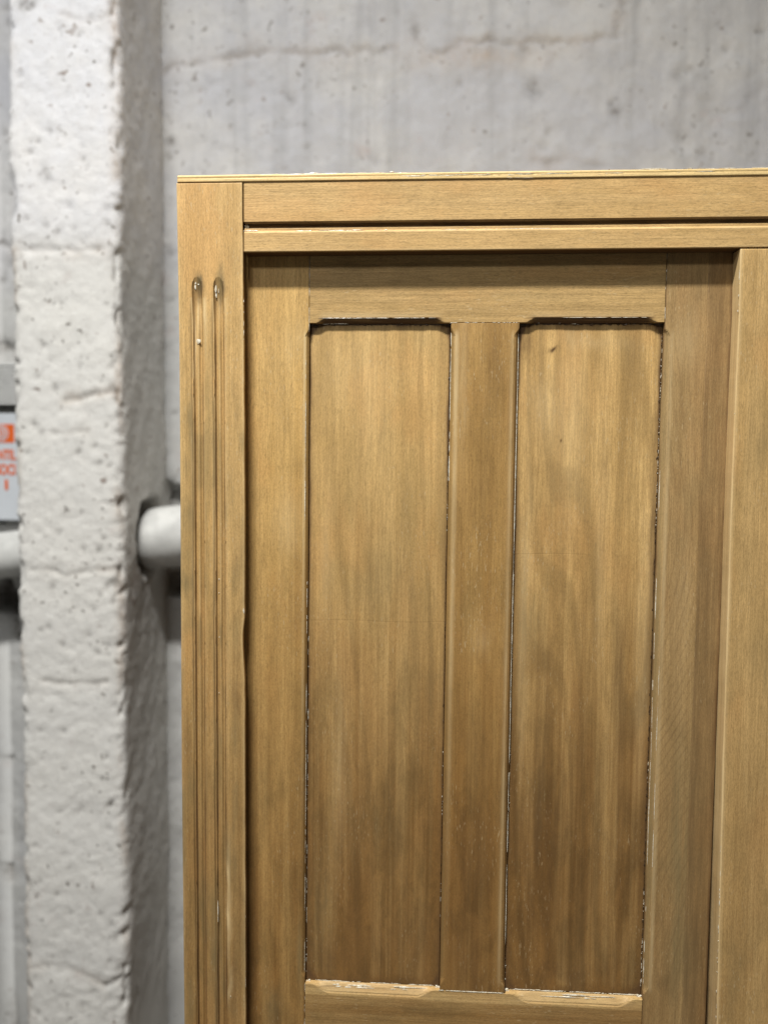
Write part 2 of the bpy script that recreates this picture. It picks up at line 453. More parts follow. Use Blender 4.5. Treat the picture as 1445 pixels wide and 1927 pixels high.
# ---- pillar: one wrapped sheet round left flank, front, right flank
pil_cracks = [
    (PL([(110, 25), (140, 38), (170, 41), (205, 30), (215, 10)], PY), .0035, .002, .22, .25),
    (PL([(120, 750), (160, 748), (200, 738), (232, 742)], PY), .0045, .004, .45, .5),
    (PL([(60, 1075), (90, 1072), (130, 1082), (170, 1074), (228, 1068)], PY), .004, .003, .25, .25),
    (PL([(40, 470), (110, 472), (190, 470)], PY), .006, .003, .02, .35),
    (PL([(95, 815), (140, 816), (168, 812)], PY), .003, .002, .25, .2),
    (PL([(80, 1285), (150, 1290), (200, 1285)], PY), .004, .003, .15, .15),
    (PL([(195, 1855), (222, 1845), (235, 1830)], PY), .004, .006, .7, .2),
    (PL([(60, 1822), (100, 1815), (150, 1830), (190, 1850)], PY), .004, .0014, .15, .3),
    (PL([(205, 1105), (225, 1080), (238, 1055)], PY), .005, .006, .7, .1),
]
pil_pits = [(45, 10, 12, .7), (60, 5, 8, .7), (40, 140, 7, .4), (40, 165, 6, .35), (95, 250, 5, .5), (75, 268, 5, .6), (60, 268, 4, .5), (88, 322, 6, .6), (92, 336, 6, .6),
            (108, 437, 7, .6), (142, 430, 5, .4), (158, 300, 5, .5), (120, 345, 4, .4), (52, 410, 5, .4), (222, 515, 10, .55), (226, 540, 8, .6), (225, 700, 8, .45), (210, 730, 7, .4),
            (225, 748, 8, .7), (105, 735, 6, .6), (75, 708, 5, .4), (65, 798, 8, .5), (78, 812, 8, .5), (178, 838, 6, .6), (150, 852, 7, .6), (188, 875, 6, .6), (206, 880, 5, .6),
            (98, 1105, 7, .55), (225, 1070, 9, .7), (222, 1100, 8, .6), (190, 1120, 6, .5), (92, 1182, 6, .5), (165, 1195, 6, .5), (185, 1228, 6, .5), (75, 1430, 4, .3), (208, 1512, 6, .9),
            (148, 1528, 8, .35), (205, 1560, 5, .4), (110, 1684, 6, .5), (135, 1718, 5, .4), (210, 1738, 6, .45), (70, 1592, 6, .3), (55, 540, 8, .25), (170, 30, 6, .3), (222, 1390, 5, .5), (216, 1330, 6, .35)]
side_marks = []
R_ = .012
Wp = PX1-PX0; Dp = WY-PY+.03
_rs = np.random.RandomState(5)
for _ in range(150):
    _px = 36+190*_rs.rand() if _rs.rand() < .6 else 222-abs(_rs.randn())*14
    pil_pits.append((_px, 2000*_rs.rand()-20, 2.2+4.5*_rs.rand()**2, .25+.55*_rs.rand()))
def pil_param(U):
    """arc length U -> plan point and outward normal"""
    x = np.zeros_like(U); y = np.zeros_like(U); nx = np.zeros_like(U); ny = np.zeros_like(U)
    a0 = Dp-R_; a1 = a0+R_*math.pi/2; a2 = a1+Wp-2*R_; a3 = a2+R_*math.pi/2
    m = U < a0; x[m] = PX0; y[m] = PY+Dp-U[m]; nx[m] = -1
    m = (U >= a0) & (U < a1); t = (U[m]-a0)/R_; x[m] = PX0+R_-R_*np.cos(t); y[m] = PY+R_-R_*np.sin(t); nx[m] = -np.cos(t); ny[m] = -np.sin(t)
    m = (U >= a1) & (U < a2); x[m] = PX0+R_+U[m]-a1; y[m] = PY; ny[m] = -1
    m = (U >= a2) & (U < a3); t = (U[m]-a2)/R_; x[m] = PX1-R_+R_*np.sin(t); y[m] = PY+R_-R_*np.cos(t); nx[m] = np.sin(t); ny[m] = -np.cos(t)
    m = U >= a3; x[m] = PX1; y[m] = PY+R_+U[m]-a3; nx[m] = 1
    return x, y, nx, ny, a1, a2, a3
def pmap(U, V, fn):
    x, y, nx, ny, a1, a2, a3 = pil_param(U)
    wob = (fbm(U*45, V*45, 41, 3)-.5)*.010; wob2 = (fbm(U*45+5, V*45, 48, 3)-.5)*.010
    Xw = x+wob; Zw = V+wob2
    front = (ny < -.6)
    d = .012*(fbm(U*4+2, V*4, 50, 4)-.5)+.0028*(fbm(U*26, V*26, 51, 4)-.5)+.0024*(fbm(U*110, V*110, 52, 2)-.5)
    S = np.zeros(U.shape+(3,))
    for pts, wd, dp, dk, ru in pil_cracks:
        q = seg_dist(Xw, Zw, pts)
        k = np.exp(-(q/wd)**2)*(.4+1.2*vnoise(U*60, V*60, 56))*front
        d = d-dp*k; S[..., 0] += dk*k; S[..., 1] += ru*np.exp(-(q/(wd*3))**2)*vnoise(U*40, V*40, 59)*front
    for px, py, r, s in pil_pits:
        X0, Z0 = at(px, py, PY); rr = r*.00088
        k = np.exp(-(((Xw-X0)**2+(Zw-Z0)**2)/rr**2))*front; d = d-.0025*k; S[..., 0] += s*k
    # knocked corners
    for c, sd in ((a1-R_*.8, 60), (a2+R_*.8, 61)):
        near = np.exp(-((U-c)/.010)**2)
        chip = sstep(.52, .78, fbm(V*28, U*20, sd, 3))
        d = d-.011*near*chip-.004*near*fbm(V*90, U*30, sd+5, 2)
        S[..., 0] += .55*near*chip*vnoise(U*120, V*120, 66)
        S[..., 1] += .5*near*sstep(.45, .7, fbm(V*12, U*20, sd+9, 3))
    # oblique tool marks on the right flank
    m = (U > a3)
    q = np.sin((V*1.0-y*1.6)*55+6*fbm(U*8, V*8, 70, 2))
    d = d+m*.0004*q
    # broken plaster round the pipe's passage
    for (uc, s_) in ((a3+ (PIPE_Y-PY-R_), 1), (PY+Dp-PIPE_Y, -1)):
        zc = pipe_z(PX1 if s_ > 0 else PX0)
        e = np.sqrt(((U-uc)/.064)**2+((V-zc-.010)/.071)**2)+(fbm(U*30, V*30, 73, 3)-.5)*.5
        k = sstep(1.15, .75, e); d = d-.045*k; S[..., 0] += 1.1*k
    P = np.stack([x+nx*d, y+ny*d, V], -1)
    return P, np.clip(S, 0, 1.2)

# ---- pipe numbers (it runs along the wall and through the pillar)
PIPE_Y = None
lo, hi = PY, WY
for _ in range(40):
    mY = (lo+hi)/2
    if at(268, 1012, mY)[0] > PX1: lo = mY
    else: hi = mY
PIPE_Y = min(mY+.036, WY-.03)
_zr = at(300, 1012, PIPE_Y); _zl = at(15, 1044, PIPE_Y)
def pipe_z(x): return _zr[1]+(_zl[1]-_zr[1])*(x-_zr[0])/(_zl[0]-_zr[0])

U_end = pil_param(np.array([0.]))[6]+Dp-R_
pillar = sheet('pillar', pmap, np.arange(0, U_end+.003, .0042), wall_axis(FLOOR-.05, 1.6, -1.0, .95, .0045, .03), None, M_PILLAR)
tag(pillar, 'square white lime-washed pillar with chipped corners standing left of the cabinet', 'pillar')

M_PIPE = simple('white_painted_pipe', (.64, .64, .61), .5, .12, 30, .0012)
M_RUST = simple('dirty_joint', (.20, .17, .13), .7, .2, 60)
def tube(name, pts, r, mat, parent, seg=40, prof=None):
    V = []; Fc = []
    n = len(pts)
    for i, (x, y, z) in enumerate(pts):
        rr = r if prof is None else prof[i]
        for k in range(seg):
            a = 2*math.pi*k/seg
            V.append((x, y+rr*math.cos(a), z+rr*math.sin(a)))
    for i in range(n-1):
        for k in range(seg):
            k2 = (k+1) % seg
            Fc.append((i*seg+k, i*seg+k2, (i+1)*seg+k2, (i+1)*seg+k))
    Fc.append(tuple(range(seg))); Fc.append(tuple(range(n*seg-1, (n-1)*seg-1, -1)))
    return link(name, raw_mesh(name, V, Fc, True), mat, parent)
ptop = bpy.data.objects.new('wall_pipe', None); COL.objects.link(ptop)
tag(ptop, 'thick white painted pipe running level along the wall through the pillar', 'pipe')
rl = 45*(PIPE_Y+DIST)/F_PX; rr_ = 59*(PIPE_Y+DIST)/F_PX
tube('pipe_run', [(x, PIPE_Y+.01, pipe_z(x)) for x in np.linspace(-1.5, PX1-.02, 12)], rl, M_PIPE, ptop)
xs_ = [PX1-.006, PX1+.003, PX1+.02, PX1+.10, PX1+.35, PX1+.9, PX1+.903]
tube('pipe_sleeve', [(x, PIPE_Y, pipe_z(x)) for x in xs_], rr_, M_PIPE, ptop, 48, [rr_*.84, rr_*.97, rr_, rr_, rr_, rr_, rr_*.93])

# ---- sign on the wall, left of the pillar
SY = WY-.022
sign = bpy.data.objects.new('wall_sign', None); COL.objects.link(sign)
sign.location = (0, 0, 0)
tag(sign, 'white notice sign with orange square and orange capitals, half hidden behind the pillar', 'sign')
k_ = (SY+DIST)/F_PX
x1_, z1_ = at(44, 778, SY); x0_, z0_ = at(-120, 977, SY)
M_SIGN = simple('sign_white', (.58, .61, .64), .35, .03, 20)
M_ORANGE = simple('sign_orange', (.72, .13, .02), .4, .05, 40)
M_GREYF = simple('grey_plastic', (.66, .66, .64), .5, .08, 20)
box('plate', x0_, x1_, SY, SY+.004, z0_, z1_, M_SIGN, sign, .0008)
ox0, oz1 = at(-24, 798, SY-.001); ox1, oz0 = at(27.5, 833, SY-.001)
box('orange_square', ox0, ox1, SY-.0008, SY, oz0, oz1, M_ORANGE, sign)
import bmesh
cx_, cz_ = at(2, 815, SY)
rings = []
for kk, (ra, rb) in enumerate(((15.8, 13.2), (10.6, 8.2), (5.8, 3.4))):
    V = []; Fc = []; n = 40
    for i in range(n):
        a = 2*math.pi*i/n
        for r_, yy in ((ra, SY-.0016), (rb, SY-.0016), (rb, SY-.0007), (ra, SY-.0007)):
            V.append((cx_+r_*k_*math.cos(a), yy, cz_+r_*k_*math.sin(a)))
    for i in range(n):
        j = (i+1) % n
        for q in range(4):
            q2 = (q+1) % 4
            Fc.append((i*4+q, j*4+q, j*4+q2, i*4+q2))
    link('ring', raw_mesh('ring', V, Fc), M_SIGN, sign)
def text(body, px_right, py_top, py_bot, name='lettering', sx=1.0, align='RIGHT'):
    cu = bpy.data.curves.new(name, 'FONT'); cu.body = body; cu.align_x = align; cu.extrude = .0004; cu.offset = .035
    o = bpy.data.objects.new('tmp', cu); COL.objects.link(o)
    bpy.context.view_layer.update()
    me = bpy.data.meshes.new_from_object(o.evaluated_get(bpy.context.evaluated_depsgraph_get()))
    bpy.data.objects.remove(o)
    xr, zt = at(px_right, py_top, SY-.001); _, zb = at(px_right, py_bot, SY-.001)
    h = zt-zb; s = h/.73
    for v in me.vertices:
        x, y, z = v.co
        v.co = (xr+x*s*sx, SY-.0006-z*.8, zb+y*s)
    return link(name, me, M_ORANGE, sign)
text('NTIL', 30, 846, 865, sx=.62)
text('SOCI', 30, 873, 893, sx=.62)
text('I', 17, 902, 921, sx=1.4)
# ---- ribbed cover above the sign
vent = bpy.data.objects.new('vent_cover', None); COL.objects.link(vent)
tag(vent, 'pale grey ribbed vent cover on the wall directly above the orange and white sign', 'vent')
vx0, vz1 = at(-120, 682, SY); vx1, vz0 = at(43, 762, SY)
box('housing', vx0, vx1, SY+.002, SY+.02, vz0, vz1, M_GREYF, vent, .001)
nr = 11; hh = (vz1-vz0)/nr
for i in range(nr):
    box('slat', vx0+.002, vx1-.002, SY-.003, SY+.0025, vz0+hh*(i+.14), vz0+hh*(i+.80), M_GREYF, vent, .0008)

# ---- floor
M_FLOOR = simple('grey_concrete_floor', (.22, .21, .195), .8, .2, 6, .002)
n = 40; gx = np.linspace(-4, 4, n); gy = np.linspace(-5, 1.2, n)
GX, GY = np.meshgrid(gx, gy); idx = np.arange(n*n).reshape(n, n)
fl = link('floor', raw_mesh('floor', np.stack([GX, GY, FLOOR+.004*(fbm(GX*2, GY*2, 90, 3)-.5)], -1).reshape(-1, 3),
     np.stack([idx[:-1, :-1], idx[:-1, 1:], idx[1:, 1:], idx[1:, :-1]], -1).reshape(-1, 4), True), M_FLOOR)
tag(fl, 'bare grey concrete floor under the cabinet and pillar', kind='structure')

# ================================================================== CABINET
cab = bpy.data.objects.new('wooden_cabinet', None); COL.objects.link(cab)
cab.location = (0, 0, 0)
tag(cab, 'stripped bare beech cabinet with fluted corner post and recessed panelled door', 'cabinet')
X1, X2, X7 = -.2456, -.1808, .2901
X3, X4, X5, X6, X8 = -.1209, .0196, .0864, .2259, .2885
ZT, ZC, ZG1, ZG0, ZR, ZP1, ZP0 = .2823, .2750, .2372, .2275, .2091, .1436, -.5389
DY = .018                       # door face behind the frame face
ZB = -1.50
def mm(z, zk, vk): return np.interp(z, zk[::-1], vk[::-1])*.001
left_edge = lambda z: mm(z, [.28, .12, 0, -.3, -.58], [-1.5, .3, .4, -.1, .9])
def right_edge(z):
    e = mm(z, [.28, .15, .1, 0, -.3, -.58], [-1.3, -.6, .1, .4, .2, .6])
    # knock out of the arris part way down
    za = at(460, 1148, 0)[1]; zb = at(460, 1200, 0)[1]; zc_ = at(460, 1290, 0)[1]
    n_ = np.where(z > zb, sstep(za, zb, z), sstep(zc_, zb, z))
    return e-.0021*np.clip(n_, 0, 1)+(fbm(z*45, z*0, 12, 3)-.5)*.0007

# --- fluted corner post
FL = [at(375, 1000, 0)[0]-.0004, at(414.5, 1000, 0)[0]-.0004]; FT = [at(374, 521, 0)[1], at(414, 521, 0)[1]]
hwf = .0050
def post_depth(X, Z):
    d = np.zeros_like(X)
    for c, t in zip(FL, FT):
        cc = c+mm(Z, [.2, 0, -.3, -.6], [-.3, .3, .2, .8])+(fbm(Z*18, X*0, 33, 2)-.5)*.0006
        s = np.clip((t-Z)/.012, 0, 1); w_ = hwf*np.sqrt(np.clip(1-(1-s)**2, 1e-6, 1))   # round end
        w2 = w_*(1+.10*(fbm(Z*25, X*0, 34, 2)-.5))
        q = np.abs(X-cc)/w2
        deep = .0042*sstep(0, .030, t-Z)**.5
        prof = np.where(q < 1, np.sqrt(np.clip(1-q**4, 0, 1)), 0)
        bead = np.exp(-((X-cc)/(w2*.38))**2)*.0026*sstep(.01, .06, t-Z)   # rounded reed in the flute
        g = np.where(Z < t, deep*prof-bead*(q < 1), 0)
        # arris worn soft beside the flute
        soft = .0019*np.exp(-((q-1.10)/.22)**2)*(.4+.9*fbm(Z*10, X*0, 35, 2))*sstep(.008, .045, t-Z)*(q > 1)
        d = d+g+soft
    return d
post_marks = blobs([
 (440, 495, 16, 22, 1, .40), (374, 531, 6.5, 17, 1, 1.2), (414, 535, 6.5, 24, 1, 1.2), (373, 548, 7, 28, 0, .5), (413, 560, 8, 32, 0, .4),
 (352, 640, 9, 40, 0, .12), (354, 800, 7, 60, 1, .55), (353, 880, 7, 24, 1, .6), (353, 965, 8, 36, 1, .6), (352, 1100, 8, 26, 1, .6), (350, 1175, 8, 22, 1, .35),
 (355, 1400, 10, 60, 0, .30), (356, 1480, 8, 60, 1, .65), (353, 1570, 9, 50, 0, .2), (395, 700, 7, 70, 1, .35), (396, 1180, 8, 60, 0, .15), (394, 1480, 9, 90, 0, .22),
 (442, 760, 10, 60, 0, .16), (440, 930, 12, 60, 1, .25), (447, 1030, 9, 60, 0, .30), (444, 1190, 9, 40, 1, .5), (446, 1240, 8, 30, 0, .3), (446, 1310, 9, 40, 0, .62), (442, 1390, 9, 50, 1, .5),
 (446, 1550, 9, 80, 0, .25), (450, 1700, 9, 60, 0, .3), (440, 1640, 8, 60, 1, .3), (352, 1700, 9, 120, 0, .18), (400, 1800, 8, 120, 1, .3), (440, 1850, 12, 70, 0, .25),
 (431, 1640, 4, 60, 2, .9), (428, 1740, 4, 50, 2, .8), (431, 1850, 3, 40, 2, .6), (365, 640, 2.5, 60, 2, .8), (388, 600, 2.5, 60, 2, .6), (374, 590, 4, 30, 2, .4)], 0)
def post_stain_shade(X, Z):
    S = post_marks(X, Z)
    low = sstep(.1, -.5, Z)
    S[..., 3] += .55*low; S[..., 0] += .12*low*(.4+.6*fbm(X*90, Z*12, 101, 3))
    S[..., 1] += .45*sstep(.5, .75, fbm(X*110, Z*18, 102, 3))*sstep(.14, .02, Z)
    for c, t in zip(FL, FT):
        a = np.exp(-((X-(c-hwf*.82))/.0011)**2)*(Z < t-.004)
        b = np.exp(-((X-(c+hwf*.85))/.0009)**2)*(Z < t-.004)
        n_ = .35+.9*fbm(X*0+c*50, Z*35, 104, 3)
        S[..., 0] += .85*a*n_+.85*b*n_  # shade on both flute walls painted as dark lines
        S[..., 2] += (.55*np.exp(-((X-(c-hwf*1.25))/.0010)**2)+.50*np.exp(-((X-(c+hwf*1.25))/.0009)**2)+.3*np.exp(-((X-c)/.0012)**2))*(Z < t-.02)*sstep(-.55, .1, Z)*(.4+.8*fbm(Z*16, X*0+c*90, 106, 3))  # light catching the flute edges and reed, painted pale
    # sanded arris
    S[..., 2] += .35*np.exp(-((X-X2)/.0022)**2)+.25*np.exp(-((X-X1)/.0022)**2)
    return S
dense = [(c, .0075, .00035) for c in FL]
def post_warp(X, Z):
    t = (X-X1)/(X2-X1)
    return X+(1-t)**3*left_edge(Z)+t**6*right_edge(Z)+(t-t**6)*mm(Z, [.28, 0, -.58], [-.8, .2, .5]), Z
zs = axis(ZB-.08, ZC-.0002, .006, [(FT[0]-.012, .026, .0006), (-.25, .35, .0025)])
board('corner_post', axis(X1, X2, .0030, dense), zs, 0, .045, M_POST, cab, post_depth, post_warp, post_stain_shade, .0011, under=.0080)

# --- top rail with groove
rx0 = X2+.0009-.0012; rx1 = .90
def rail_depth(X, Z):
    d = np.zeros_like(X)
    t = (ZG1-Z)/(ZG1-ZG0)
    g = np.where((t > 0) & (t < .42), .0055, 0)
    g = np.where((t >= .42) & (t < .80), .0055-.0032*sstep(.42, .58, t), g)
    g = np.where((t >= .80) & (t <= 1), .0023-.0021*(t-.80)/.2, g)
    return d+g
def rail_stain_shade(X, Z):
    S = blobs([(1100, 375, 160, 12, 0, .06), (560, 355, 60, 6, 1, .10), (1300, 400, 120, 8, 0, .08), (700, 460, 100, 5, 1, .12)], 0)(X, Z)
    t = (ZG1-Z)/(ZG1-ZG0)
    S[..., 0] += .75*((t > -.02) & (t < .50))+.25*((t > .5) & (t < .8))*fbm(X*40, Z*900, 120, 3)  # shade under the groove's upper edge painted in brown
    S[..., 2] += .55*np.exp(-((t-.98)/.12)**2)*fbm(X*60, Z*0, 121, 3)
    S[..., 2] += .3*np.exp(-((Z-ZR)/.0016)**2)
    S[..., 0] += .30*np.exp(-((X-rx0)/.0012)**2)
    return S
def rail_warp(X, Z): return X, Z+np.interp(X, [-.2, 0, .34, .9], [-.0004, -.0002, .0005, .0008])*sstep(.27, .21, Z)
zr = axis(ZR, ZC-.0002, .004, [((ZG1+ZG0)/2, .0062, .0004)])
board('top_rail', axis(rx0, rx1, .006), zr, .0006, .0168, M_RAIL, cab, rail_depth, rail_warp, rail_stain_shade, .0007, undershade=1)

# --- cap board
def cap_depth(X, Z):
    d = .0008*np.exp(-((Z-.2789)/.00035)**2)*(.3+fbm(X*30, Z*0, 130, 3))
    return d+.0016*sstep(.2800, ZT, Z)**2
def cap_stain(X, Z):
    S = np.zeros(X.shape+(4,))
    S[..., 0] += .55*np.exp(-((Z-.2789)/.0004)**2)*fbm(X*25, Z*0, 131, 3)
    S[..., 2] += .8*sstep(.2805, ZT, Z)*(.5+.5*fbm(X*20, Z*0, 132, 3))
    return S
def cap_warp(X, Z): return X, Z+(fbm(X*14, Z*0, 133, 3)-.5)*.0009*sstep(.279, ZT, Z)
board('top_board', axis(X1-.0004, .90, .005), axis(ZC, ZT, .0006), -.0006, .60, M_CAP, cab, cap_depth, cap_warp, cap_stain, .0010)

# --- centre post
def cp_left(z): return mm(z, [.2, .15, 0, -.28, -.56], [-.4, 0, -1.2, -.6, 2.4])
def cp_warp(X, Z):
    t = (X-X7)/.065; return X+(1-t)**2*cp_left(Z)+(1-t)**6*(fbm(Z*50, Z*0, 140, 3)-.5)*.0006, Z
cp_marks = blobs([(1432, 830, 20, 60, 1, .45), (1440, 1240, 26, 60, 1, .5), (1410, 1000, 20, 80, 0, .12), (1425, 1500, 30, 120, 0, .18), (1400, 1750, 30, 90, 0, .18), (1378, 1850, 14, 80, 1, .3), (1430, 620, 18, 60, 0, .08)], 0)
def cp_stain(X, Z):
    S = cp_marks(X, Z); S[..., 2] += .6*np.exp(-((X-X7)/.0016)**2)
    S[..., 3] += .08+.26*sstep(0, -.55, Z); return S
board('centre_post', axis(X7, X7+.065, .004), axis(ZB-.08, ZR-.0006, .006), .0010, .045, M_CPOST, cab, None, cp_warp, cp_stain, .0013)

# right corner post mirrors the left one (outside the frame)
board('corner_post', axis(.8256, .8904, .006), axis(ZB-.08, ZC-.0002, .03), 0, .045, M_POST, cab)
box('bottom_rail', X2+.0006, .8250, .0012, .020, ZB-.08, ZB, M_RAIL, cab, .0008)
box('side_panel', X1+.0020, X1+.020, .0452, .585, ZB-.08, ZC-.0004, M_SIDE, cab, .0006)
box('side_panel', .870, .8880, .0452, .585, ZB-.08, ZC-.0004, M_SIDE, cab, .0006)
box('back_panel', X1+.0205, .8695, .575, .584, ZB-.08, ZC-.0004, M_SIDE, cab)
box('floor_panel', X1+.0205, .8695, .046, .574, ZB-.03, ZB-.012, M_SIDE, cab)

# --- door
door = bpy.data.objects.new('door', None); COL.objects.link(door); door.parent = cab
ZDT = ZR+.012; ZDB = ZB+.004
ZQ1, ZQ0 = ZP0-.085, ZB+.12       # lower pair of openings
def shear(X, Z): return X+.0038*(np.clip(Z, -.62, .3)+.19), Z
def cham(t, c, dm=.0042):
    """stopped moulding: t distance from the edge, c local width"""
    c = np.maximum(c, 1e-6); q = np.clip(t/c, 0, 1)
    return np.where(t < c, dm*np.minimum(1, c/.0028)*(1-q)**1.25+.0005*(q > .86), 0)
def stops(v, a, b, L=.010):
    return sstep(a+.004, a+.004+L, v)*sstep(b-.004, b-.004-L, v)
def both(Z, L=.010): return np.maximum(stops(Z, ZP0, ZP1, L), stops(Z, ZQ0, ZQ1, L))
def edge_grime(S, t, seed, V, a=.7, wdt=.0014):
    S[..., 0] += a*np.exp(-(t/wdt)**2)*(.3+.9*fbm(V*30, V*0, seed, 3))

# left stile
ls_marks = blobs([(515, 1895, 22, 40, 1, .55), (500, 1480, 16, 80, 1, .25), (520, 700, 30, 120, 2, .08), (540, 1150, 24, 80, 0, .14), (485, 900, 14, 200, 0, .12), (480, 1300, 10, 400, 0, .18), (545, 1600, 25, 160, 0, .18),
                  (570, 1450, 5, 350, 0, .15), (566, 1800, 6, 60, 1, .6), (480, 1750, 16, 180, 0, .25), (552, 640, 22, 40, 2, .15), (540, 985, 22, 60, 2, .25)], DY)
def ls_depth(X, Z): return cham(X3-X, .0036*both(Z))
def ls_stain(X, Z):
    S = ls_marks(X, Z); t = X3-X
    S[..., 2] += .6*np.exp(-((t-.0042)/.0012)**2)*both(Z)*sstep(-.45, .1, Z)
    edge_grime(S, t, 150, Z, .6); S[..., 3] += .88*sstep(.12, -.52, Z)
    return S
SL = board('stile', axis(X2+.0006-.008, X3, .0030, [(X3-.003, .0032, .0004)]), axis(ZDB, ZDT, .006, [(ZP1-.008, .016, .0008), (ZP0+.008, .016, .0008)]), DY, .020, M_STILE, door, ls_depth, shear, ls_stain, .0004)
# right stile: grey board, browner strip beyond a glue line
xb = at(1336, 520, DY)[0]-.0035
rs_marks = blobs([(1288, 1600, 34, 230, 1, .62), (1288, 1800, 30, 120, 1, .40), (1265, 1500, 16, 100, 1, .3), (1310, 560, 16, 18, 0, .30), (1290, 640, 26, 60, 2, .22), (1280, 1180, 14, 150, 2, .12), (1272, 1060, 14, 120, 0, .2),
                  (1250, 1850, 20, 30, 0, .35), (1300, 950, 20, 90, 1, .15)], DY)
FGZ = np.linspace(-.75, .3, 400)
FGV = np.concatenate([[0], np.cumsum(np.interp(FGZ[:-1], [-.7, -.55, -.46, -.33, -.22, -.12, -.02, .1, .3], [-.10, -.16, -.28, -.75, -.62, -.25, .16, .14, .05])*np.diff(FGZ))])
def rs_depth(X, Z): return cham(X-X6, .0052*both(Z), .0045)+.00025*np.exp(-((X-xb)/.0005)**2)
def rs_stain(X, Z):
    S = rs_marks(X, Z); t = X-X6
    right = sstep(-.0006, .0006, X-xb)
    f = (X-X6)+np.interp(Z+.006*(fbm(X*50, Z*14, 165, 3)-.5), FGZ, FGV)+.003*(fbm(X*30, Z*9, 166, 3)-.5)
    ph = f/.0082+2.2*fbm(X*9, Z*3.5, 167, 3); ln = np.clip(np.cos(2*np.pi*ph), 0, 1)**4
    S[..., 0] += .30*ln*(1-right)*sstep(.004, .010, t)*(.3+.9*fbm(X*60, Z*12, 168, 2))*sstep(.20, 0, Z)*sstep(-.60, -.45, Z)
    S[..., 0] += right*(.34+.2*fbm(X*80, Z*8, 160, 3)); S[..., 1] += right*.22*sstep(.3, .6, fbm(X*60, Z*7, 161, 2)); S[..., 1] *= (1-.3*right)
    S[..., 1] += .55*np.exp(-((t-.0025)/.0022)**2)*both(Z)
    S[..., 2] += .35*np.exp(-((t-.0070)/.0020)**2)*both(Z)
    edge_grime(S, t, 162, Z, .8, .0010); S[..., 3] += .12+.35*sstep(.05, -.55, Z)
    S[..., 0] += .5*np.exp(-((X-X8)/.0020)**2)
    return S
SR = board('stile', axis(X6, X8+.0004, .0030, [(X6+.003, .0035, .0004), (X6+.022, .020, .0007), (xb, .001, .0003)]), axis(ZDB, ZDT, .006, [(-.22, .40, .0012), (ZP1-.008, .016, .0008), (ZP0+.008, .016, .0008)]), DY, .020, M_STILE2, door, rs_depth, shear, rs_stain, .0004)
SR['label'] = 'greyish stile with curved dark grain and browner outer strip'
# muntin
mu_marks = blobs([(935, 690, 18, 55, 0, .30), (905, 930, 26, 90, 0, .22), (925, 780, 14, 50, 1, .22), (880, 1160, 22, 50, 1, .30), (905, 1200, 16, 30, 2, .15), (870, 640, 8, 200, 2, .25), (895, 1420, 26, 90, 1, .2),
                  (892, 1700, 40, 180, 0, .42), (890, 1820, 40, 60, 0, .25), (900, 1560, 26, 100, 0, .2)], DY)
def mu_depth(X, Z):
    return cham(X-X4, .0040*both(Z))+cham(X5-X, .0046*both(Z))
def mu_stain(X, Z):
    S = mu_marks(X, Z); a = X-X4; b = X5-X
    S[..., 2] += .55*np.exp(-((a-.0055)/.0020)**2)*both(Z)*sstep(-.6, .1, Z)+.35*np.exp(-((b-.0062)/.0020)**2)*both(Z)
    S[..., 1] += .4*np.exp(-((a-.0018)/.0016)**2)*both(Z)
    edge_grime(S, a, 170, Z, .7, .0008); edge_grime(S, b, 171, Z, 1.0, .0022); S[..., 3] += .30+.62*sstep(.05, -.5, Z)
    return S
zz1 = lambda a, b: axis(a, b, .006, [(ZP1-.008, .016, .0008), (ZP0+.008, .016, .0008)])
xm = axis(X4, X5, .0030, [(X4+.003, .0032, .0004), (X5-.003, .0034, .0004)])
MU = board('muntin', xm, zz1(ZP0+.0004, ZP1-.0004), DY+.0002, .0175, M_MUN, door, mu_depth, shear, mu_stain, .0004)
board('muntin', xm, axis(ZQ0+.0004, ZQ1-.0004, .02), DY+.0002, .0175, M_MUN, door, mu_depth, shear, mu_stain, .0004)
# rails
def ranges(X, L=.012):
    return np.maximum(stops(X, X3+.002, X4-.001, L), stops(X, X5+.001, X6-.002, L))
def tr_depth(X, Z): return cham(Z-ZP1, .0046*ranges(X), .0046)
tr_marks = blobs([(760, 540, 80, 14, 0, .10), (1000, 560, 60, 12, 1, .18), (640, 500, 60, 20, 0, .12), (1200, 530, 50, 20, 1, .14), (850, 505, 160, 14, 0, .12)], DY)
def tr_stain(X, Z):
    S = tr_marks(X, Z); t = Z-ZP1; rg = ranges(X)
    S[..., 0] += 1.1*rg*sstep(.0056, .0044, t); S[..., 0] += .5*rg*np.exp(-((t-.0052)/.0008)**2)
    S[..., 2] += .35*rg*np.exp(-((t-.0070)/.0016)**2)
    return S
xr_ = axis(X3+.0003, X6-.0003, .004, [(X3+.012, .013, .0012), (X4-.012, .013, .0012), (X5+.012, .013, .0012), (X6-.012, .013, .0012)])
TR = board('rail', xr_, axis(ZP1, ZDT, .004, [(ZP1+.003, .0034, .0004)]), DY+.0003, .0175, M_DRAIL, door, tr_depth, shear, tr_stain, .0004)
def br_depth(X, Z):
    return cham(ZP0-Z, .0088*ranges(X, .020), .0050)+cham(Z-ZQ1, .0046*ranges(X), .0046)
br_marks = blobs([(700, 1895, 40, 8, 0, .2), (800, 1900, 30, 10, 1, .2), (1050, 1905, 60, 12, 1, .2)], DY)
def br_stain(X, Z):
    S = br_marks(X, Z); t = ZP0-Z; rg = ranges(X, .014)
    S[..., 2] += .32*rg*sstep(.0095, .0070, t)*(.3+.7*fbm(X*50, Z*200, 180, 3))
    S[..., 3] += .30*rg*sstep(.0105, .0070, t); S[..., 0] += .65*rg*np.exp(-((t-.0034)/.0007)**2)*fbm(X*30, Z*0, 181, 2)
    return S
